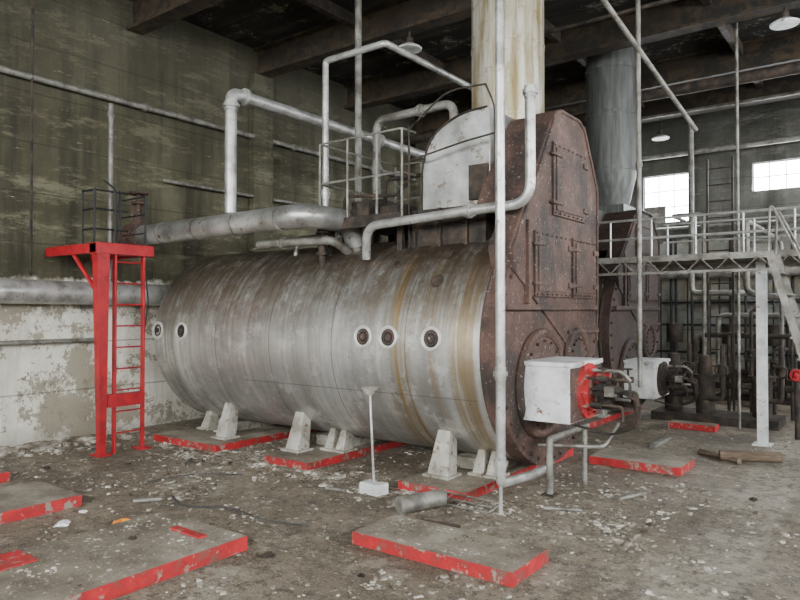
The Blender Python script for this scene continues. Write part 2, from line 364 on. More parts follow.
# ---------------------------------------------------------------- boilers
def boiler(name, dy, dx, first):
    g = group(name, (dx, 0, 0))
    Yb, Zb, R = 6.0 + dy, 1.26, 1.10
    x0, x1 = -7.6, -2.78
    RU = 'rust' if first else 'rust2'
    bz = 0.03 if first else -.22
    bm = bmesh.new(); seg = 96
    prof = [(x0 + .0, 0), (x0, R - .16), (x0 + .02, R - .09), (x0 + .07, R - .03), (x0 + .16, R), (x1 - .02, R), (x1, R - .02), (x1, 0)]
    nX = 24
    prof = prof[:5] + [(x0 + .16 + (x1 - .02 - x0 - .16) * k / nX, R) for k in range(1, nX)] + prof[5:]
    rings = []
    for (x, r) in prof:
        if r == 0: rings.append([bm.verts.new((x, Yb, Zb))]); continue
        rings.append([bm.verts.new((x, Yb + r * math.cos(2 * math.pi * j / seg), Zb + r * math.sin(2 * math.pi * j / seg))) for j in range(seg)])
    for a, bb in zip(rings, rings[1:]):
        for j in range(seg):
            k = (j + 1) % seg
            if len(a) == 1: bm.faces.new((a[0], bb[j], bb[k]))
            elif len(bb) == 1: bm.faces.new((a[j], bb[0], a[k]))
            else: bm.faces.new((a[j], bb[j], bb[k], a[k]))
    finish("shell", bm, 'shell', g, True)
    bm = bmesh.new()
    for x in (-7.30, -5.7, -4.30, -2.95):
        add_cyl(bm, (x - .008, Yb, Zb), (x + .008, Yb, Zb), R + .003, seg=96, caps=True)
    finish("cladding_straps", bm, 'shell', g, True)
    bm = bmesh.new()
    add_cyl(bm, (-2.80, Yb, Zb), (-2.66, Yb, Zb), R + .02, seg=72)
    add_torus(bm, (-2.79, Yb, Zb), (1, 0, 0), R + .005, .03, 72, 8)
    bolts(bm, [(-2.66, Yb + 1.06 * math.cos(t), Zb + 1.06 * math.sin(t)) for t in [2 * math.pi * i / 40 for i in range(40)]], (1, 0, 0), .018, .025)
    finish("front_end_plate", bm, RU, g, True)
    zc = lambda z: z if first else (2.2 + (z - 2.2) * .66 if z > 2.2 else z)
    base = [(5.16, 1.95), (5.10, 2.15), (5.28, 2.40), (5.92, 3.38), (6.05, 3.52), (6.20, 3.57), (6.66, 3.57), (6.80, 3.50), (7.14, 2.95), (7.16, 2.8), (7.12, 1.3), (6.4, 1.2)]
    pts = [(y + dy, zc(z)) for y, z in base]
    prism("smokebox", pts, 'X', -2.86, -2.64, RU, g, .012)
    up = [(5.50, 2.52), (5.38, 2.57), (5.92, 3.37), (6.05, 3.50), (6.20, 3.55), (6.66, 3.55), (6.80, 3.48), (7.12, 2.93), (7.12, 2.5)]
    prism("smokebox_hood", [(y + dy, zc(z)) for y, z in up], 'X', -3.14, -2.84, RU, g, .012)
    bm = bmesh.new()
    add_tube(bm, [(-2.635, y, z) for y, z in [(p[0] + (.03 if p[0] < Yb else -.03), p[1] - .03) for p in pts[:-1]]], .018, .03, 6)
    for (ya, yb2, za, zb2) in ((5.55, 6.35, 1.72, 2.32), (6.42, 7.02, 1.72, 2.32), (5.95, 6.75, 2.5, 3.2)):
        za = zc(za); zb2 = zc(zb2)
        add_box(bm, -2.65, -2.618, ya + dy, yb2 + dy, za, zb2)
        add_box(bm, -2.618, -2.605, ya + .05 + dy, yb2 - .05 + dy, za + .05, zb2 - .05)
        for zz in (za + .12, zb2 - .12):
            add_box(bm, -2.63, -2.59, ya - .06 + dy, ya + .16 + dy, zz - .015, zz + .015)
            add_box(bm, -2.63, -2.59, yb2 - .1 + dy, yb2 + .03 + dy, zz - .025, zz + .025)
        bolts(bm, [(-2.618, ya + dy + .025 + (yb2 - ya - .05) * i / 7, z) for i in range(8) for z in (za + .025, zb2 - .025)], (1, 0, 0), .010, .014)
    add_box(bm, -2.66, -2.60, 5.0 + dy, 7.05 + dy, 1.60, 1.65)
    add_box(bm, -2.66, -2.61, 5.4 + dy, 5.46 + dy, 1.66, 2.4)
    add_box(bm, -2.66, -2.61, 6.3 + dy, 7.1 + dy, 1.36, 1.40)
    for (yy, zz, rr_) in ((5.72, .90 + bz, .46), (6.55, 1.12, .26)):
        add_torus(bm, (-2.64, yy + dy, zz), (1, 0, 0), rr_, .045, 40, 8)
        add_cyl(bm, (-2.68, yy + dy, zz), (-2.62, yy + dy, zz), rr_, seg=40)
        bolts(bm, [(-2.62, yy + dy + (rr_ - .07) * math.cos(t), zz + (rr_ - .07) * math.sin(t)) for t in [2 * math.pi * i / 16 for i in range(16)]], (1, 0, 0), .016, .025)
    finish("smokebox_doors", bm, RU, g, False, .004)
    # uptake
    pr = [(-3.12, 2.45), (-3.12, 3.54), (-3.30, 3.54)]
    for i in range(9):
        t = math.pi / 2 * i / 8; pr.append((-3.42 - .48 * math.sin(t), 3.02 + .50 * math.cos(t)))
    pr += [(-3.90, 2.45)]
    pr = [(x, zc(z)) for x, z in pr]
    prism("uptake_casing", pr, 'Y', 5.62 + dy, 6.92 + dy, 'alu' if first else 'stack_grey', g, .008, True)
    bm = bmesh.new()
    add_box(bm, -3.98, -3.1, 5.5 + dy, 6.98 + dy, 2.22, 2.60)
    if first:
        add_box(bm, -3.34, -3.13, 5.585 + dy, 5.64 + dy, 2.66, 3.0)
        for x in (-3.9, -3.6, -3.3): add_box(bm, x - .02, x + .02, 5.46, 5.52, 2.2, 2.6)
        add_tube(bm, [(-3.9 - .01, 5.61, 2.5), (-3.91, 5.61, 3.05), (-3.78, 5.61, 3.38), (-3.45, 5.61, 3.53), (-3.14, 5.61, 3.545)], .012, .2, 6)
    finish("uptake_base", bm, 'dark', g, False, .01)
    bm = bmesh.new(); cx, cy = -3.40, 6.52 + dy
    if first:
        add_cyl(bm, (cx, cy, 3.4), (cx, cy, 5.85), .39, seg=48)
        for z in (3.62, 4.4, 5.2): add_cyl(bm, (cx, cy, z), (cx, cy, z + .03), .397, seg=48)
        finish("chimney", bm, 'stack', g, True)
    else:
        cx = -3.15; cy -= .1
        add_box(bm, cx - .28, cx + .28, cy - .28, cy + .28, 2.9, 3.2)
        add_cyl(bm, (cx, cy, 3.18), (cx, cy, 3.75), .25, .385, seg=40)
        add_cyl(bm, (cx, cy, 3.75), (cx, cy, 5.85), .385, seg=40)
        for z in (3.74, 4.6, 5.3): add_cyl(bm, (cx, cy, z), (cx, cy, z + .05), .40, seg=40)
        finish("chimney", bm, 'stack_grey', g, True)
    bm = bmesh.new()
    def on(theta, x, off=0):
        t = math.radians(theta); return Vector((x, Yb - (R + off) * math.cos(t), Zb + (R + off) * math.sin(t))), Vector((0, -math.cos(t), math.sin(t)))
    for x in (-7.42, -6.93, -4.09, -3.79, -3.31):
        p, n = on(4.5, x, -.01 if x < -7.4 else 0)
        add_torus(bm, p + n * .006, n, .094, .016, 32, 8, 0)
        add_cyl(bm, p - n * .02, p + n * .006, .090, seg=28, mi=1)
        add_torus(bm, p + n * .006, n, .060, .009, 20, 6, 2)
        add_cyl(bm, p, p + n * .016, .030, seg=12, mi=2)
    finish("sight_ports", bm, ['rim', 'black', 'rust'], g, True)
    bm = bmesh.new()
    p, n = on(50, -3.40)
    vs, fs = add_box(bm, -.07, .07, -.05, .05, -.01, .02)
    for v in vs: v.co = p + Matrix(((1, 0, 0), (0, n.z, n.y), (0, -n.y, n.z))).to_3x3() @ v.co
    p, n = on(33, -3.36); add_torus(bm, p + n * .005, n, .055, .012, 20, 6); add_cyl(bm, p - n * .01, p + n * .01, .052, seg=20)
    p, n = on(44, -3.9); add_cyl(bm, p - n * .01, p + n * .04, .03, seg=12)
    finish("hatches", bm, 'dark', g)
    # supports
    bm = bmesh.new()
    for x, w in ((-7.12, .045), (-6.80, .035), (-6.45, .055), (-5.25, .06), (-4.98, .035), (-4.82, .035), (-3.38, .065), (-3.12, .035), (-2.98, .035)):
        for sgn in (-1, 1):
            big = w > .05
            yo = Yb + sgn * (.90 if big else .62)
            yt = Yb + sgn * (.78 if big else .54)
            zt_ = Zb - math.sqrt(R * R - (yt - Yb) ** 2) + .02
            wb = w * 1.7
            A = [(-wb, yo, .10), (wb, yo, .10), (w, yt, zt_), (-w, yt, zt_)]
            B = [(-wb, yo - sgn * .16, .10), (wb, yo - sgn * .16, .10), (w, yt - sgn * .12, zt_ - .06), (-w, yt - sgn * .12, zt_ - .06)]
            a = [bm.verts.new((x + p[0], p[1], p[2])) for p in A]; c = [bm.verts.new((x + p[0], p[1], p[2])) for p in B]
            bm.faces.new(a); bm.faces.new(c[::-1])
            for i in range(4): bm.faces.new((a[i], a[(i + 1) % 4], c[(i + 1) % 4], c[i]))
            ya, yb_ = sorted((yo + sgn * .04, yo - sgn * .2)); add_box(bm, x - wb - .03, x + wb + .03, ya, yb_, .08, .104)
    for x in (-6.9, -5.1, -3.25):
        add_box(bm, x - .22, x + .22, Yb - .45, Yb + .45, .08, .19)
    finish("saddle_legs", bm, 'leg', g, False, .005)
    # burner
    b0 = 5.30 + dy
    bm = bmesh.new(); add_box(bm, -2.62, -2.20, b0, b0 + .72, .62 + bz, 1.12 + bz)
    add_box(bm, -2.63, -2.18, b0 - .012, b0 + .732, 1.09 + bz, 1.13 + bz)
    add_box(bm, -2.45, -2.3, b0 - .015, b0, .8 + bz, .95 + bz)
    bolts(bm, [(x, b0, z + bz) for x in (-2.58, -2.24) for z in (.66, .87, 1.05)], (0, -1, 0), .012, .012)
    finish("burner_windbox", bm, 'white', g, False, .012)
    cyb = b0 + .36; zc_ = .87 + bz
    if first:
        bm = bmesh.new(); add_box(bm, -2.20, -2.188, b0 + .01, b0 + .71, .63 + bz, 1.08 + bz); finish("windbox_front_cover", bm, 'rust', g)
    bm = bmesh.new()
    add_cyl(bm, (-2.20, cyb, zc_), (-2.16, cyb, zc_), .24, seg=32); add_cyl(bm, (-2.16, cyb, zc_), (-2.12, cyb, zc_), .17, seg=32)
    bolts(bm, [(-2.16, cyb + .2 * math.cos(t), zc_ + .2 * math.sin(t)) for t in [math.pi * i / 5 for i in range(10)]], (1, 0, 0), .014, .03)
    add_cyl(bm, (-2.1, cyb, zc_ + .15), (-1.98, cyb, zc_ + .15), .03)
    finish("burner_register", bm, 'redw' if first else 'dark', g, True)
    bm = bmesh.new()
    add_cyl(bm, (-2.2, cyb, zc_), (-1.93, cyb, zc_), .065); add_cyl(bm, (-2.05, cyb, zc_), (-2.01, cyb, zc_), .12)
    for dz, l in ((.12, .40), (.03, .46), (-.1, .34)):
        add_tube(bm, [(-2.18, cyb - .12, zc_ + dz), (-2.18 + l, cyb - .12, zc_ + dz), (-2.18 + l, cyb - .12, zc_ - .12 + dz)], .013, .04, 8)
    for (vx, vy, vz) in ((-2.0, cyb - .14, .12), (-1.88, cyb - .12, .03), (-2.06, cyb - .12, -.10), (-1.85, cyb + .05, .11)):
        vz += zc_
        add_cyl(bm, (vx - .04, vy, vz), (vx + .04, vy, vz), .028, seg=12); add_cyl(bm, (vx, vy, vz), (vx, vy, vz + .09), .01, seg=8)
        add_torus(bm, (vx, vy, vz + .09), (0, 0, 1), .035, .006, 16, 6)
    add_tube(bm, [(-1.95, cyb, zc_), (-1.78, cyb, zc_), (-1.78, cyb + .1, zc_ - .27), (-2.0, cyb + .2, zc_ - .37)], .018, .06, 8)
    add_tube(bm, [(-1.9, cyb - .1, zc_ + .03), (-1.70, cyb - .1, zc_ - .05), (-1.74, cyb - .05, zc_ - .27), (-2.0, cyb, zc_ - .37), (-2.3, cyb, zc_ - .31)], .011, .08, 8)
    add_box(bm, -2.12, -1.8, cyb - .02, cyb + .02, zc_ - .15, zc_ - .12)
    finish("burner_fittings", bm, 'dark', g, True)
    bm = bmesh.new()
    add_tube(bm, [(-2.1, cyb - .1, zc_ + .19), (-1.85, cyb - .1, zc_ + .19), (-1.78, cyb - .1, zc_ + .11)], .015, .05, 10)
    add_tube(bm, [(-2.2, cyb + .1, zc_ - .07), (-1.85, cyb + .1, zc_ - .07)], .014, .05, 10)
    add_box(bm, -1.98, -1.9, cyb - .17, cyb - .09, zc_ - .02, zc_ + .06)
    finish("burner_tubes", bm, 'greypipe', g, True)
    return g
boiler("boiler", 0, 0, True)
boiler("boiler", 3.95, -.45, False)

def plinth(x, y, h=.085, name="concrete_plinth", painted=True):
    bm = bmesh.new(); vs, fs = add_box(bm, x[0], x[1], y[0], y[1], 0, h, 0)
    bm.normal_update()
    bmesh.ops.recalc_face_normals(bm, faces=bm.faces)
    for f in bm.faces:
        if abs(f.normal.z) < .5: f.material_index = 1
    t = [f for f in bm.faces if f.normal.z > .5]
    r = bmesh.ops.inset_region(bm, faces=t, thickness=.010)
    for f in r['faces']: f.material_index = 1
    return finish(name, bm, ['conc', 'redw'], None, False, .006)
for dy, dx in ((0, 0), (3.95, -.45)):
    for x in ((-7.35, -6.15), (-5.35, -4.72), (-3.6, -2.9)):
        plinth((x[0] + dx, x[1] + dx), (4.80 + dy, 7.1 + dy), .08)
plinth((-3.02, -1.80), (3.5, 4.0), .085)
plinth((-4.45, -3.50), (.6, 3.0), .095)
plinth((-6.15, -5.38), (.9, 2.87), .09)
plinth((-7.7, -6.68), (.9, 2.87), .09)
plinth((-2.62, -1.70), (6.8, 7.35), .08)
plinth((-2.55, -1.95), (9.5, 9.75), .08)
bm = bmesh.new()
add_box(bm, -4.42, -4.16, 1.35, 1.95, .095, .107); add_box(bm, -4.02, -3.70, 2.76, 2.82, .095, .110)
finish("painted_mounting_plate", bm, 'redw', None, False, .003)

# ---------------------------------------------------------------- pipework
X_, Y_, Z_ = (1, 0, 0), (0, 1, 0), (0, 0, 1)
g = group("insulated_steam_main")
tube("lagged_pipe", [(-7.75, 4.9, 2.55), (-4.85, 4.9, 2.57), (-4.85, 5.62, 2.57), (-4.85, 5.75, 2.15)], .125, 'alu', g, .22, seg=24)
bm = bmesh.new()
for x in (-7.3, -6.6, -5.9, -5.2): add_cyl(bm, (x - .01, 4.9, 2.555), (x + .01, 4.9, 2.555), .13, seg=24)
finish("lagging_bands", bm, 'greypipe', g, True)
bm = bmesh.new()
add_cyl(bm, (-7.98, 4.9, 2.55), (-7.74, 4.9, 2.55), .10); add_cyl(bm, (-7.78, 4.9, 2.55), (-7.73, 4.9, 2.55), .17); add_cyl(bm, (-8.0, 4.9, 2.55), (-7.95, 4.9, 2.55), .17)
add_cyl(bm, (-7.86, 4.9, 2.55), (-7.86, 4.9, 2.80), .06); add_cyl(bm, (-7.86, 4.9, 2.8), (-7.86, 4.9, 3.12), .02)
add_box(bm, -7.9, -7.88, 4.82, 4.84, 2.75, 3.02); add_box(bm, -7.9, -7.88, 4.96, 4.98, 2.75, 3.02)
add_torus(bm, (-7.86, 4.9, 3.10), Z_, .12, .014); add_box(bm, -7.98, -7.74, 4.89, 4.91, 3.09, 3.11)
add_torus(bm, (-7.86, 4.9, 2.97), Z_, .08, .014)
add_cyl(bm, (-8.29, 4.9, 2.55), (-7.98, 4.9, 2.55), .09)
finish("stop_valve", bm, 'rust', g, True)
tube("vent_riser_pipe", [(-6.03, 4.9, 2.69), (-6.03, 4.9, 4.05), (-6.03, 10.8, 4.05)], .066, 'pipe', None, .10, [((-6.03, 4.9, 3.9), Z_), ((-6.03, 5.1, 4.05), Y_), ((-6.03, 7.6, 4.05), Y_)])
tube("overhead_loop_pipe", [(-5.14, 5.5, 2.25), (-5.14, 5.5, 4.39), (-4.29, 5.5, 4.39), (-4.29, 7.4, 4.39), (-4.29, 7.4, 3.4)], .036, 'pipe', None, .05, [((-5.14, 5.5, 2.9), Z_)])
tube("ceiling_riser_pipe", [(-5.55, 6.55, 2.2), (-5.55, 6.55, 5.78)], .045, 'greypipe')
tube("feed_water_pipe", [(-5.05, 6.3, 2.3), (-5.05, 6.3, 3.88), (-3.95, 6.3, 3.9), (-3.95, 6.3, 3.45)], .050, 'greypipe', None, .14, [((-5.05, 6.3, 3.3), Z_), ((-4.4, 6.3, 3.89), X_)])
tube("front_vertical_pipe", [(-2.52, 4.7, 5.78), (-2.52, 4.7, .24), (-2.52, 5.25, .2), (-2.52, 5.5, .2)], .038, 'pipe', None, .04, [((-2.52, 4.7, .4), Z_), ((-2.52, 4.7, 1.1), Z_)])
tube("drain_stub_pipe", [(-2.52, 4.7, .24), (-2.52, 4.7, .0)], .014, 'pipe')
tube("swept_blowdown_pipe", [(-2.5, 5.2, 3.5), (-2.5, 5.2, 2.50), (-2.95, 5.2, 2.50), (-4.3, 5.2, 2.44), (-4.36, 5.28, 2.12)], .044, 'pipe', None, .2, [((-2.5, 5.2, 3.45), Z_), ((-3.1, 5.2, 2.49), X_)])
tube("bypass_pipe", [(-5.9, 5.2, 2.35), (-4.75, 5.2, 2.33), (-4.75, 5.5, 2.2)], .045, 'greypipe', None, .1, [((-5.5, 5.2, 2.345), X_)])
tube("bypass_pipe", [(-5.6, 5.5, 2.2), (-5.6, 5.5, 2.42), (-4.95, 5.5, 2.42)], .03, 'pipe', None, .08)
g = group("relief_valve")
bm = bmesh.new()
for (x, y) in ((-5.45, 5.75), (-5.2, 5.9), (-4.95, 5.25)):
    z0 = 1.26 + math.sqrt(1.21 - (y - 6) ** 2)
    add_cyl(bm, (x, y, z0 - .02), (x, y, z0 + .12), .035); add_cyl(bm, (x, y, z0 + .12), (x, y, z0 + .15), .07); add_cyl(bm, (x, y, z0 + .15), (x, y, z0 + .28), .045, .03)
    add_cyl(bm, (x, y, z0 + .28), (x, y, z0 + .36), .012); add_torus(bm, (x, y, z0 + .36), Z_, .06, .009, 20, 6)
finish("valve_bodies", bm, 'dark', g, True)
# left wall services
tube("wall_conduit_pipe", [(-8.2, YF, 4.35), (-8.2, 12, 4.35)], .038, 'greypipe', None, .1, [((-8.2, y, 4.35), Y_) for y in (2.5, 5.2, 8.0)])
tube("wall_drop_pipe", [(-8.1, 4.66, 4.25), (-8.1, 4.66, 1.9)], .030, 'greypipe', None, .1, [((-8.1, 4.66, 4.1), Z_)])
tube("wall_drop_pipe", [(-8.18, 3.72, 5.78), (-8.18, 3.72, 2.0)], .016, 'dark')
tube("wall_service_pipe", [(-8.2, 5.5, 3.4), (-8.2, 12, 3.4)], .025, 'greypipe')
g = group("lagged_wall_main")
tube("lagged_pipe", [(-8.02, YF, 1.86), (-8.02, 5.6, 1.80)], .14, 'pipe', g, seg=24)
bm = bmesh.new()
for y in (0, 1.2, 2.4, 3.2, 4.4): add_box(bm, -8.30, -7.99, y - .02, y + .02, 1.62, 1.67); add_cyl(bm, (-8.02, y - .015, 1.83), (-8.02, y + .015, 1.83), .15, seg=24)
finish("brackets", bm, 'greypipe', g)
tube("low_wall_pipe", [(-8.2, YF, 1.22), (-8.2, 4.6, 1.22)], .03, 'greypipe')
tube("front_vertical_pipe", [(-2.3, 7.5, 5.78), (-2.3, 7.5, .75)], .026, 'greypipe', None, .05, [((-2.3, 7.5, 3.2), Z_)])
g = group("burner_oil_pipe_stand")
tube("stand_pipe", [(-2.44, 5.44, 0), (-2.44, 5.44, .48), (-2.44, 6.3, .48)], .030, 'greypipe', g, .03)
tube("second_leg", [(-2.34, 5.98, 0), (-2.34, 5.98, .50)], .024, 'greypipe', g)
tube("cross_pipe", [(-2.55, 5.44, .42), (-2.05, 5.7, .42), (-2.0, 5.9, .6)], .016, 'greypipe', g, .06)
box("stand_foot", (-2.50, -2.38), (5.38, 5.50), (0, .015), 'dark', g)
tube("hanging_broken_conduit", [(-2.8, 5.85, 5.55), (-1.94, 8.53, 3.75)], .028, 'greypipe')

# ---------------------------------------------------------------- boiler-top gangway
g = group("boiler_top_gangway")
bm = bmesh.new()
add_box(bm, -5.1, -3.98, 5.36, 6.75, 2.52, 2.56); add_box(bm, -5.1, -3.98, 5.34, 5.40, 2.46, 2.58); add_box(bm, -5.1, -3.98, 6.70, 6.76, 2.46, 2.58)
for x in (-5.0, -4.5, -4.05):
    add_box(bm, x - .03, x + .03, 5.42, 5.48, 2.12, 2.52); add_box(bm, x - .03, x + .03, 6.5, 6.56, 2.12, 2.52)
for (x, y, w, d, h) in ((-4.8, 5.6, .12, .1, .12), (-4.3, 5.75, .16, .12, .16), (-4.55, 5.5, .08, .06, .2), (-4.15, 5.5, .07, .07, .12), (-4.9, 6.1, .2, .2, .3)):
    add_box(bm, x - w, x + w, y - d, y + d, 2.55, 2.55 + h)
for k in range(60):
    x = random.uniform(-5.05, -4.0); y = random.uniform(5.4, 6.2); s = random.uniform(.015, .05); add_box(bm, x - s, x + s, y - s, y + s, 2.56, 2.56 + s)
add_tube(bm, [(-4.9, 5.55, 2.56), (-4.9, 5.55, 2.85), (-4.2, 5.6, 2.8), (-4.0, 5.6, 3.0)], .02, .08, 8)
add_tube(bm, [(-4.6, 5.9, 2.56), (-4.6, 5.9, 3.05), (-4.0, 5.9, 3.05)], .025, .08, 8)
finish("deck", bm, 'dark', g, False, .004)
bm = bmesh.new()
for x in (-5.1, -4.7, -4.3, -3.98): add_tube(bm, [(x, 5.37, 2.5), (x, 5.37, 3.42)], .012, seg=8)
for z in (2.98, 3.42): add_tube(bm, [(-5.1, 6.74, z), (-5.1, 5.37, z), (-3.98, 5.37, z), (-3.98, 5.6, z)], .012, .05, 8)
for y in (6.0, 6.74): add_tube(bm, [(-5.1, y, 2.5), (-5.1, y, 3.42)], .012, seg=8)
for z in (2.98, 3.42): add_tube(bm, [(-5.1, 6.74, z), (-3.98, 6.74, z)], .012, seg=8)
for x in (-4.7, -4.3, -3.98): add_tube(bm, [(x, 6.74, 2.5), (x, 6.74, 3.42)], .012, seg=8)
finish("handrail", bm, 'greypipe', g, True)
g = group("uptake_handrail")
bm = bmesh.new()
add_tube(bm, [(-3.95, 5.45, 3.1), (-3.3, 5.45, 3.2), (-2.95, 5.5, 3.25)], .010, .1, 8)
add_tube(bm, [(-3.95, 5.45, 3.42), (-3.5, 5.45, 3.72), (-3.1, 5.5, 3.72)], .010, .15, 8)
add_tube(bm, [(-3.95, 5.45, 2.2), (-3.95, 5.45, 3.45)], .010, .1, 8)
add_tube(bm, [(-3.1, 5.5, 3.72), (-3.0, 5.5, 3.5), (-3.0, 5.5, 2.5)], .010, .1, 8)
finish("rails", bm, 'dark', g, True)

# ---------------------------------------------------------------- red access ladder at the left
g = group("access_ladder_platform")
bm = bmesh.new()
A = [(-7.09, 3.93), (-7.01, 3.93), (-7.01, 4.0), (-7.09, 4.0)]; Bt = [(-7.11, 3.88), (-6.99, 3.88), (-6.99, 4.02), (-7.11, 4.02)]
a = [bm.verts.new((p[0], p[1], 0)) for p in A]; c = [bm.verts.new((p[0], p[1], 2.25)) for p in Bt]
bm.faces.new(a); bm.faces.new(c[::-1])
for i in range(4): bm.faces.new((a[i], a[(i + 1) % 4], c[(i + 1) % 4], c[i]))
add_box(bm, -7.08, -7.02, 4.10, 4.125, 0, 2.25); add_box(bm, -7.08, -7.02, 4.45, 4.475, 0, 2.25)
z = .22
while z < 2.2:
    add_cyl(bm, (-7.05, 4.1, z), (-7.05, 4.47, z), .010, seg=8); z += .24
add_box(bm, -7.13, -6.98, 3.86, 4.56, 2.22, 2.34)
add_box(bm, -8.13, -7.0, 3.86, 3.93, 2.23, 2.33); add_box(bm, -8.29, -7.0, 4.5, 4.56, 2.22, 2.33)
add_box(bm, -8.13, -7.0, 3.9, 4.53, 2.33, 2.345)
add_box(bm, -7.10, -7.0, 4.02, 4.46, .52, .66)
add_tube(bm, [(-7.6, 3.92, 2.25), (-7.06, 3.96, 1.72)], .025, seg=6)
for y in (3.96, 4.46): add_box(bm, -7.15, -6.95, y - .07, y + .07, 0, .02)
finish("red_frame", bm, 'red', g, False, .004)
bm = bmesh.new()
for (x, y) in ((-7.1, 3.9), (-7.1, 4.52), (-7.35, 3.9), (-7.1, 4.2)): add_tube(bm, [(x, y, 2.34), (x, y, 2.95)], .012, seg=8)
for z in (2.5, 2.72, 2.93): add_tube(bm, [(-7.1, 4.52, z), (-7.6, 4.52, z)], .010, .04, 8); add_tube(bm, [(-7.1, 4.3, z), (-7.1, 3.9, z), (-7.35, 3.9, z)], .012, .04, 8)
add_tube(bm, [(-7.05, 4.12, 2.3), (-7.05, 4.12, 2.95), (-7.1, 4.0, 3.05)], .012, .04, 8)
add_tube(bm, [(-7.05, 4.46, 1.2), (-7.0, 4.5, 1.7), (-7.05, 4.46, 2.3)], .009, .04, 8)
finish("guard_rail", bm, 'black', g, True)

# ---------------------------------------------------------------- elevated walkway on the right
g = group("elevated_walkway")
bm = bmesh.new()
zt = 2.20
add_box(bm, -2.55, 3.0, 8.3, 9.0, zt - .02, zt); add_box(bm, -3.5, -2.55, 8.3, 8.66, zt - .02, zt)
add_box(bm, -3.5, 3.0, 8.28, 8.31, zt - .0, zt + .05); add_box(bm, -3.5, 3.0, 8.28, 8.31, zt - .17, zt - .14); add_box(bm, -2.55, 3.0, 8.99, 9.02, zt - .12, zt + .05)
x = -3.5
while x < 2.9:
    add_tube(bm, [(x, 8.295, zt - .15), (x + .15, 8.295, zt + .0), (x + .3, 8.295, zt - .15)], .008, 0.01, 6); x += .3
finish("deck_truss", bm, 'greypipe', g)
bm = bmesh.new()
for x in (-3.4, -2.9, -2.4, -1.9, -1.4, -.9, -.3, .4, 1.1, 1.8): add_tube(bm, [(x, 8.3, zt), (x, 8.3, zt + .5)], .012, seg=8)
for z in (.27, .5): add_tube(bm, [(-3.45, 8.3, zt + z), (2.9, 8.3, zt + z)], .015, seg=8)
for x in (-2.4, -1.4, -.4, .6): add_tube(bm, [(x, 9.0, zt), (x, 9.0, zt + .5)], .012, seg=8)
for z in (.27, .5): add_tube(bm, [(-2.45, 9.0, zt + z), (2.9, 9.0, zt + z)], .012, seg=8)
finish("handrail", bm, 'pipe', g, True)
bm = bmesh.new()
for x in (-1.32, 1.2):
    add_box(bm, x - .05, x + .05, 8.9, 8.94, 0, zt - .02); add_box(bm, x - .05, x + .05, 9.0, 9.04, 0, zt - .02); add_box(bm, x - .01, x + .01, 8.92, 9.02, 0, zt - .02)
    add_box(bm, x - .1, x + .1, 8.86, 9.08, 0, .015)
finish("columns", bm, 'white', g)
g = group("steep_steel_stair")
bm = bmesh.new()
for y in (7.68, 8.22):
    A = [(-1.10, zt), (-1.03, zt), (-.43, 0), (-.50, 0)]
    a = [bm.verts.new((p[0], y, p[1])) for p in A]; c = [bm.verts.new((p[0], y + .02, p[1])) for p in A]
    bm.faces.new(a); bm.faces.new(c[::-1])
    for i in range(4): bm.faces.new((a[i], a[(i + 1) % 4], c[(i + 1) % 4], c[i]))
for i in range(1, 10):
    f = i / 10; x = -1.07 + .6 * f; z = zt * (1 - f); add_box(bm, x - .06, x + .06, 7.70, 8.22, z - .008, z + .008)
finish("stringers_and_treads", bm, 'greypipe', g)
bm = bmesh.new()
for y in (7.7, 8.2): add_tube(bm, [(-1.07, y, zt), (-1.05, y, zt + .5), (-.25, y, .9), (-.45, y, .25)], .012, .1, 8)
finish("stair_handrail", bm, 'greypipe', g, True)

# ---------------------------------------------------------------- back wall services
g = group("back_wall_pipe_rack")
bm = bmesh.new()
for i in range(34):
    x = -5.4 + i * .16 + random.uniform(-.04, .04); add_tube(bm, [(x, 14.35, .1 + random.random() * .5), (x, 14.35, random.choice((2.2, 2.5, 2.9, 3.1)))], random.choice((.015, .022, .028)), seg=8)
for z in (.75, 1.3, 1.75, 2.5): add_box(bm, -5.4, -.2, 14.38, 14.48, z - .02, z + .02)
finish("vertical_pipes", bm, 'black', g, True)
g = group("process_pipework")
bm = bmesh.new()
add_tube(bm, [(XL + .1, 14.1, 2.3), (3, 14.1, 2.3)], .08); add_tube(bm, [(XL + .1, 14.2, 4.75), (XR - .1, 14.2, 4.75)], .05); add_tube(bm, [(XL + .1, 14.2, 3.25), (XR - .1, 14.2, 3.25)], .03)
add_tube(bm, [(-1.8, 10.9, 2.9), (-1.8, 10.9, 1.85), (-1.4, 10.9, 1.78), (.6, 10.9, 1.78), (.6, 14.0, 1.78)], .045, .12)
add_tube(bm, [(-3.0, 12.8, 5.0), (-3.0, 12.8, 1.9), (-2.2, 12.8, 1.9), (-2.2, 14.0, 1.9)], .05, .12)
add_tube(bm, [(-1.8, 10.9, 2.9), (-1.8, 13.8, 2.9), (-1.8, 14.2, 2.9)], .045, .12)
add_tube(bm, [(-1.2, 13.0, 0), (-1.2, 13.0, 1.5), (-2.6, 13.0, 1.5), (-2.6, 13.0, .6)], .05, .12)
add_tube(bm, [(-.7, 12.0, 0), (-.7, 12.0, 5.7)], .05, .12)
for x, yy, h1 in ((-2.6, 11.9, 3.2), (-1.5, 12.1, 2.7), (-1.0, 11.7, 3.0)):
    add_tube(bm, [(x, yy, .4), (x, yy, h1), (x - .5, yy, h1), (x - .5, yy + .8, h1)], .032, .1, 8)
finish("headers", bm, 'greypipe', g, True)
bm = bmesh.new()
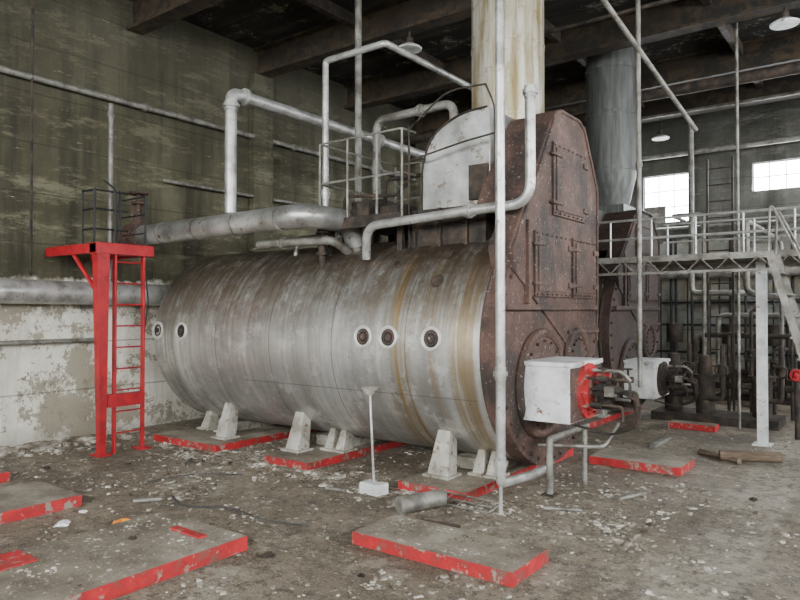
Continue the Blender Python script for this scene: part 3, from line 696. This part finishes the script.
for i in range(9):
    x = -2.1 + i * .28; yy = 11.2 + (i % 3) * .18; hgt = (1.25, 1.6, 1.0)[i % 3]
    add_tube(bm, [(x, yy, 0), (x, yy, hgt), (x + .14, yy, hgt), (x + .14, yy + .25, hgt)], .026, .06, 8)
    zz = (.6, .85, .7)[i % 3]
    add_cyl(bm, (x, yy, zz), (x, yy, zz + .12), .055); add_cyl(bm, (x, yy, zz + .06), (x, yy - .16, zz + .06), .014, seg=8); add_torus(bm, (x, yy - .16, zz + .06), Y_, .07, .010, 20, 6)
    add_cyl(bm, (x, yy, zz - .03), (x, yy, zz), .07); add_cyl(bm, (x, yy, zz + .12), (x, yy, zz + .15), .07)
add_tube(bm, [(-2.5, 11.2, .45), (.8, 11.2, .45)], .05, seg=10); add_tube(bm, [(-2.5, 11.5, 1.2), (.8, 11.5, 1.2)], .04, seg=10)
finish("valve_manifold", bm, 'dark', g, True)
g = group("feed_pump_skid")
bm = bmesh.new()
for (x, y) in ((-2.75, 10.6), (-2.25, 10.35), (-1.55, 10.5)):
    add_cyl(bm, (x, y, .12), (x, y, .62), .13); add_cyl(bm, (x, y, .62), (x, y, .68), .17); add_cyl(bm, (x, y, .68), (x, y, .95), .10, .08)
    add_tube(bm, [(x, y - .1, .35), (x + .25, y - .1, .35), (x + .25, y - .1, 1.1)], .035, .08, 8); add_cyl(bm, (x + .25, y - .1, .7), (x + .25, y - .1, .82), .07)
    add_torus(bm, (x + .25, y - .22, .76), Y_, .08, .012, 20, 6)
add_box(bm, -2.95, -1.3, 10.12, 10.8, 0, .12)
finish("pumps", bm, 'dark', g, True)
g = group("pump_set")
bm = bmesh.new()
for (x, y) in ((-3.2, 12.9), (-2.2, 12.7), (-1.5, 12.5)):
    add_box(bm, x - .35, x + .35, y - .2, y + .2, .08, .16); add_cyl(bm, (x - .3, y, .42), (x + .15, y, .42), .17); add_cyl(bm, (x + .15, y, .42), (x + .3, y, .42), .24); add_box(bm, x - .2, x, y - .12, y + .12, .14, .3)
    add_tube(bm, [(x + .22, y, .5), (x + .22, y, 1.1), (x + .22, y + .6, 1.1), (x + .22, y + .6, .0)], .05, .1)
    add_cyl(bm, (x - .2, y + .3, 1.0), (x - .2, y + .3, 1.35), .14); add_cyl(bm, (x - .2, y + .3, 0), (x - .2, y + .3, 1.0), .03)
finish("pumps_and_motors", bm, 'dark', g, True)
bm = bmesh.new()
for (x, y) in ((-3.2, 12.9), (-2.2, 12.7), (-1.5, 12.5)): add_box(bm, x - .42, x + .3, y - .3, y + .3, 0, .08)
finish("bases", bm, 'conc', g)
g = group("red_wheel_standpipe")
tube("pipe", [(-1.03, 9.6, 0), (-1.03, 9.6, .85)], .03, 'dark', g)
bm = bmesh.new(); add_cyl(bm, (-1.03, 9.6, .72), (-1.03, 9.6, .86), .05); add_torus(bm, (-1.03, 9.48, .8), Y_, .06, .012); add_cyl(bm, (-1.03, 9.6, .8), (-1.03, 9.48, .8), .015); finish("red_valve", bm, 'redw', g, True)
box("electrical_cabinet", (-.4, .2), (13.6, 13.9), (.0, 1.7), 'greypipe')
g = group("vertical_access_ladder")
bm = bmesh.new()
for x in (-2.35, -2.0): add_box(bm, x - .015, x + .015, 11.0, 11.04, 0, 3.9)
for i in range(15): add_cyl(bm, (-2.35, 11.02, .25 + i * .25), (-2.0, 11.02, .25 + i * .25), .011, seg=6)
finish("stiles_and_rungs", bm, 'dark', g)
tube("wall_rising_pipe", [(-1.75, 10.0, .0), (-1.75, 10.0, 5.78)], .020, 'greypipe')

tube("high_level_main", [(-8.2, 11.0, 5.05), (5.9, 11.0, 5.05)], .09, 'dark', None, seg=18)
tube("high_level_conduit", [(-4.6, 8.3, 5.3), (5.9, 8.3, 5.3)], .025, 'dark')
tube("high_level_conduit", [(-8.2, 12.8, 5.2), (5.9, 12.8, 5.2)], .03, 'greypipe')

def lamp(x, y, zc, zs):
    g = group("pendant_lamp")
    bm = bmesh.new(); add_cyl(bm, (x, y, zc), (x, y, zs), .012, seg=8); add_cyl(bm, (x, y, zs + .02), (x, y, zs - .08), .05, .06)
    finish("stem", bm, 'dark', g, True)
    bm = bmesh.new(); add_cyl(bm, (x, y, zs - .06), (x, y, zs - .12), .07, .17, seg=28); add_cyl(bm, (x, y, zs - .12), (x, y, zs - .14), .17, .16, seg=28)
    finish("shade", bm, 'white', g, True)
lamp(-5.28, 7.3, 5.37, 5.25); lamp(-1.12, 9.5, 5.37, 5.28); lamp(-3.75, 13.6, 5.37, 5.1); lamp(-1.2, 13.6, 5.37, 5.1)

# ---------------------------------------------------------------- loose things on the floor
g = group("long_handled_scraper")
box("weighted_block", (-3.80, -3.58), (4.50, 4.64), (0, .10), 'white', g, .01)
tube("shaft", [(-3.69, 4.57, .1), (-3.76, 4.6, .86)], .011, 'pipe', g)
bm = bmesh.new(); add_cyl(bm, (-3.76, 4.6, .84), (-3.765, 4.605, .92), .015, .09, seg=4); finish("fan_head", bm, 'leg', g)

g = group("fallen_pipe_cage")
bm = bmesh.new()
add_cyl(bm, (-3.16, 4.22, .07), (-2.98, 4.58, .085), .068, seg=20)
finish("lagging_tube", bm, 'greypipe', g, True)
bm = bmesh.new()
for i in range(5): add_tube(bm, [(-3.2 + i * .15, 4.66, .01), (-3.15 + i * .15, 4.78, .07)], .006, seg=6)
for y, z in ((4.66, .01), (4.72, .04), (4.78, .07)): add_tube(bm, [(-3.25, y, z), (-2.6, y - .02, z)], .008, seg=6)
finish("wire_frame", bm, 'greypipe', g, True)
tube("loose_steel_rod", [(-3.0, 4.15, .015), (-2.6, 4.22, .015)], .012, 'dark')
tube("rubber_hose", [(-5.0, 3.45, .012), (-4.7, 3.3, .012), (-4.3, 3.55, .012), (-3.9, 3.45, .012), (-3.5, 3.58, .012)], .007, 'rubber', None, .2)
tube("rubber_hose", [(-5.6, 3.6, .01), (-5.5, 4.1, .01), (-5.1, 4.3, .01)], .006, 'rubber', None, .2)
g = group("fallen_timber")
tube("log_piece", [(-1.55, 7.75, .06), (-1.0, 7.95, .07)], .055, 'wood', g); tube("split_piece", [(-1.8, 8.0, .03), (-1.35, 7.7, .03)], .03, 'wood', g)
box("loose_plank", (-2.35, -2.28), (8.0, 8.7), (.0, .04), 'greypipe', None)

def crumple(name, c, s, mat, n=5):
    bm = bmesh.new()
    bmesh.ops.create_icosphere(bm, subdivisions=2, radius=s)
    for v in bm.verts:
        v.co *= random.uniform(.6, 1.25); v.co.z *= .4; v.co += Vector(c)
        v.co.z = max(v.co.z, c[2] - s * .25)
    return finish(name, bm, mat)
crumple("orange_snack_packet", (-4.68, 2.8, .02), .06, 'orange'); crumple("crumpled_paper", (-4.97, 2.5, .02), .06, 'paper')
crumple("crumpled_paper", (-4.60, 2.95, .02), .035, 'paper'); crumple("crumpled_paper", (-5.15, 2.75, .02), .03, 'paper'); crumple("blue_rag", (-4.62, 2.1, .02), .04, 'blue'); crumple("broken_brick", (-4.05, 2.5, .108), .03, 'dark')
for (x, y) in ((-6.4, 3.9), (-5.9, 4.45), (-2.2, 4.5), (-1.5, 5.1), (-2.0, 6.2), (-6.9, 3.3), (-4.4, 4.2), (-1.3, 4.2), (-2.6, 3.1), (-5.6, 4.55), (-1.0, 6.3), (-4.2, 4.65), (-4.8, 3.1), (-5.2, 3.4), (-3.3, 3.0), (-5.0, 3.9), (-6.3, 3.1)):
    crumple("broken_brick", (x, y, .012), random.uniform(.02, .045), random.choice(('chip', 'conc', 'dark')))
for (x, y, a, l) in ((-2.3, 5.0, .4, .3), (-5.9, 4.2, 2.2, .25), (-1.9, 5.6, 1.2, .35), (-4.1, 4.4, .2, .2), (-5.1, 3.15, .9, .22)):
    tube("pipe_offcut", [(x, y, .02), (x + l * math.cos(a), y + l * math.sin(a), .02)], .016, 'greypipe')

bm = bmesh.new()
def chip(x, y, z, s):
    a = random.uniform(0, 6.28); vs, fs = add_box(bm, -s, s, -s * random.uniform(.3, 1), s * random.uniform(.3, 1), 0, s * random.uniform(.2, .8))
    for v in vs[::2]: v.co.x += random.uniform(-.5, .5) * s; v.co.y += random.uniform(-.5, .5) * s
    q = Matrix.Rotation(a, 3, 'Z') @ Matrix.Rotation(random.uniform(-.3, .3), 3, 'X')
    for v in vs: v.co = q @ v.co + Vector((x, y, z))
for i in range(8000):
    x = random.uniform(-8.2, .6); y = random.uniform(1.5, 9.5)
    chip(x, y, .001, random.choice((.003, .004, .005, .006, .008, .012)))
for k in range(75):
    cx = random.uniform(-8, .2); cy = random.uniform(2.3, 8); sg = random.uniform(.06, .3)
    for i in range(50): chip(random.gauss(cx, sg), random.gauss(cy, sg), .001, random.choice((.004, .006, .009, .015, .02)))
for i in range(2000):
    x = random.gauss(-5, 1.8); y = random.gauss(4.75, .2); x = max(-8.2, min(-1.5, x)); chip(x, y, .001, random.choice((.004, .006, .010, .016, .022)))
for i in range(1100):
    chip(-8.25 + abs(random.gauss(0, .22)), random.uniform(1.8, 5), .001, random.choice((.01, .02, .035, .05)))
for i in range(700):
    chip(random.uniform(-3.2, -1.4), random.gauss(5.3, .6), .001, random.choice((.005, .009, .014)))
for i in range(450):
    chip(random.uniform(-2.95, -1.85), random.uniform(3.55, 3.95), .085, random.choice((.003, .005, .008)))
    chip(random.uniform(-4.4, -3.55), random.uniform(1.6, 2.95), .095, random.choice((.003, .005, .008, .011)))
finish("floor_debris", bm, 'chip')

# ---------------------------------------------------------------- daylight entering through the windows
def area(name, loc, rot, sx, sy, e, col):
    l = D.lights.new(name, 'AREA'); l.shape = 'RECTANGLE'; l.size = sx; l.size_y = sy; l.energy = e; l.color = col
    o = D.objects.new(name, l); o.location = loc; o.rotation_euler = rot; C.objects.link(o)
for i, s in enumerate(fw):
    area("daylight_front", ((s[0] + s[1]) / 2, YF + .1, 3.8), (math.radians(60), 0, 0), 3, 2.4, (45, 200, 290)[i], (1, .955, .83))
for i, s in enumerate(rw):
    area("daylight_right", (XR - .1, (s[0] + s[1]) / 2, 3.6), (math.radians(58), 0, math.radians(90)), 3, 2.4, (35, 40, 40, 45)[i], (1, .98, .90))
for s in bw:
    area("daylight_back", ((s[0] + s[1]) / 2, YB - .05, (s[2] + s[3]) / 2), (math.radians(-65), 0, 0), s[1] - s[0], s[3] - s[2], 55, (.93, .97, 1))
w = D.worlds.new("World"); bpy.context.scene.world = w; w.use_nodes = True
w.node_tree.nodes["Background"].inputs[0].default_value = (.75, .85, 1, 1); w.node_tree.nodes["Background"].inputs[1].default_value = .6

# ---------------------------------------------------------------- camera
cd = D.cameras.new("Camera"); cd.lens = 671 / 800 * 36; cd.sensor_width = 36; cd.clip_start = .05
co = D.objects.new("Camera", cd); co.location = (0, 0, 1.6)
co.rotation_euler = (math.radians(90.85), 0, math.radians(36.7)); C.objects.link(co)
bpy.context.scene.camera = co
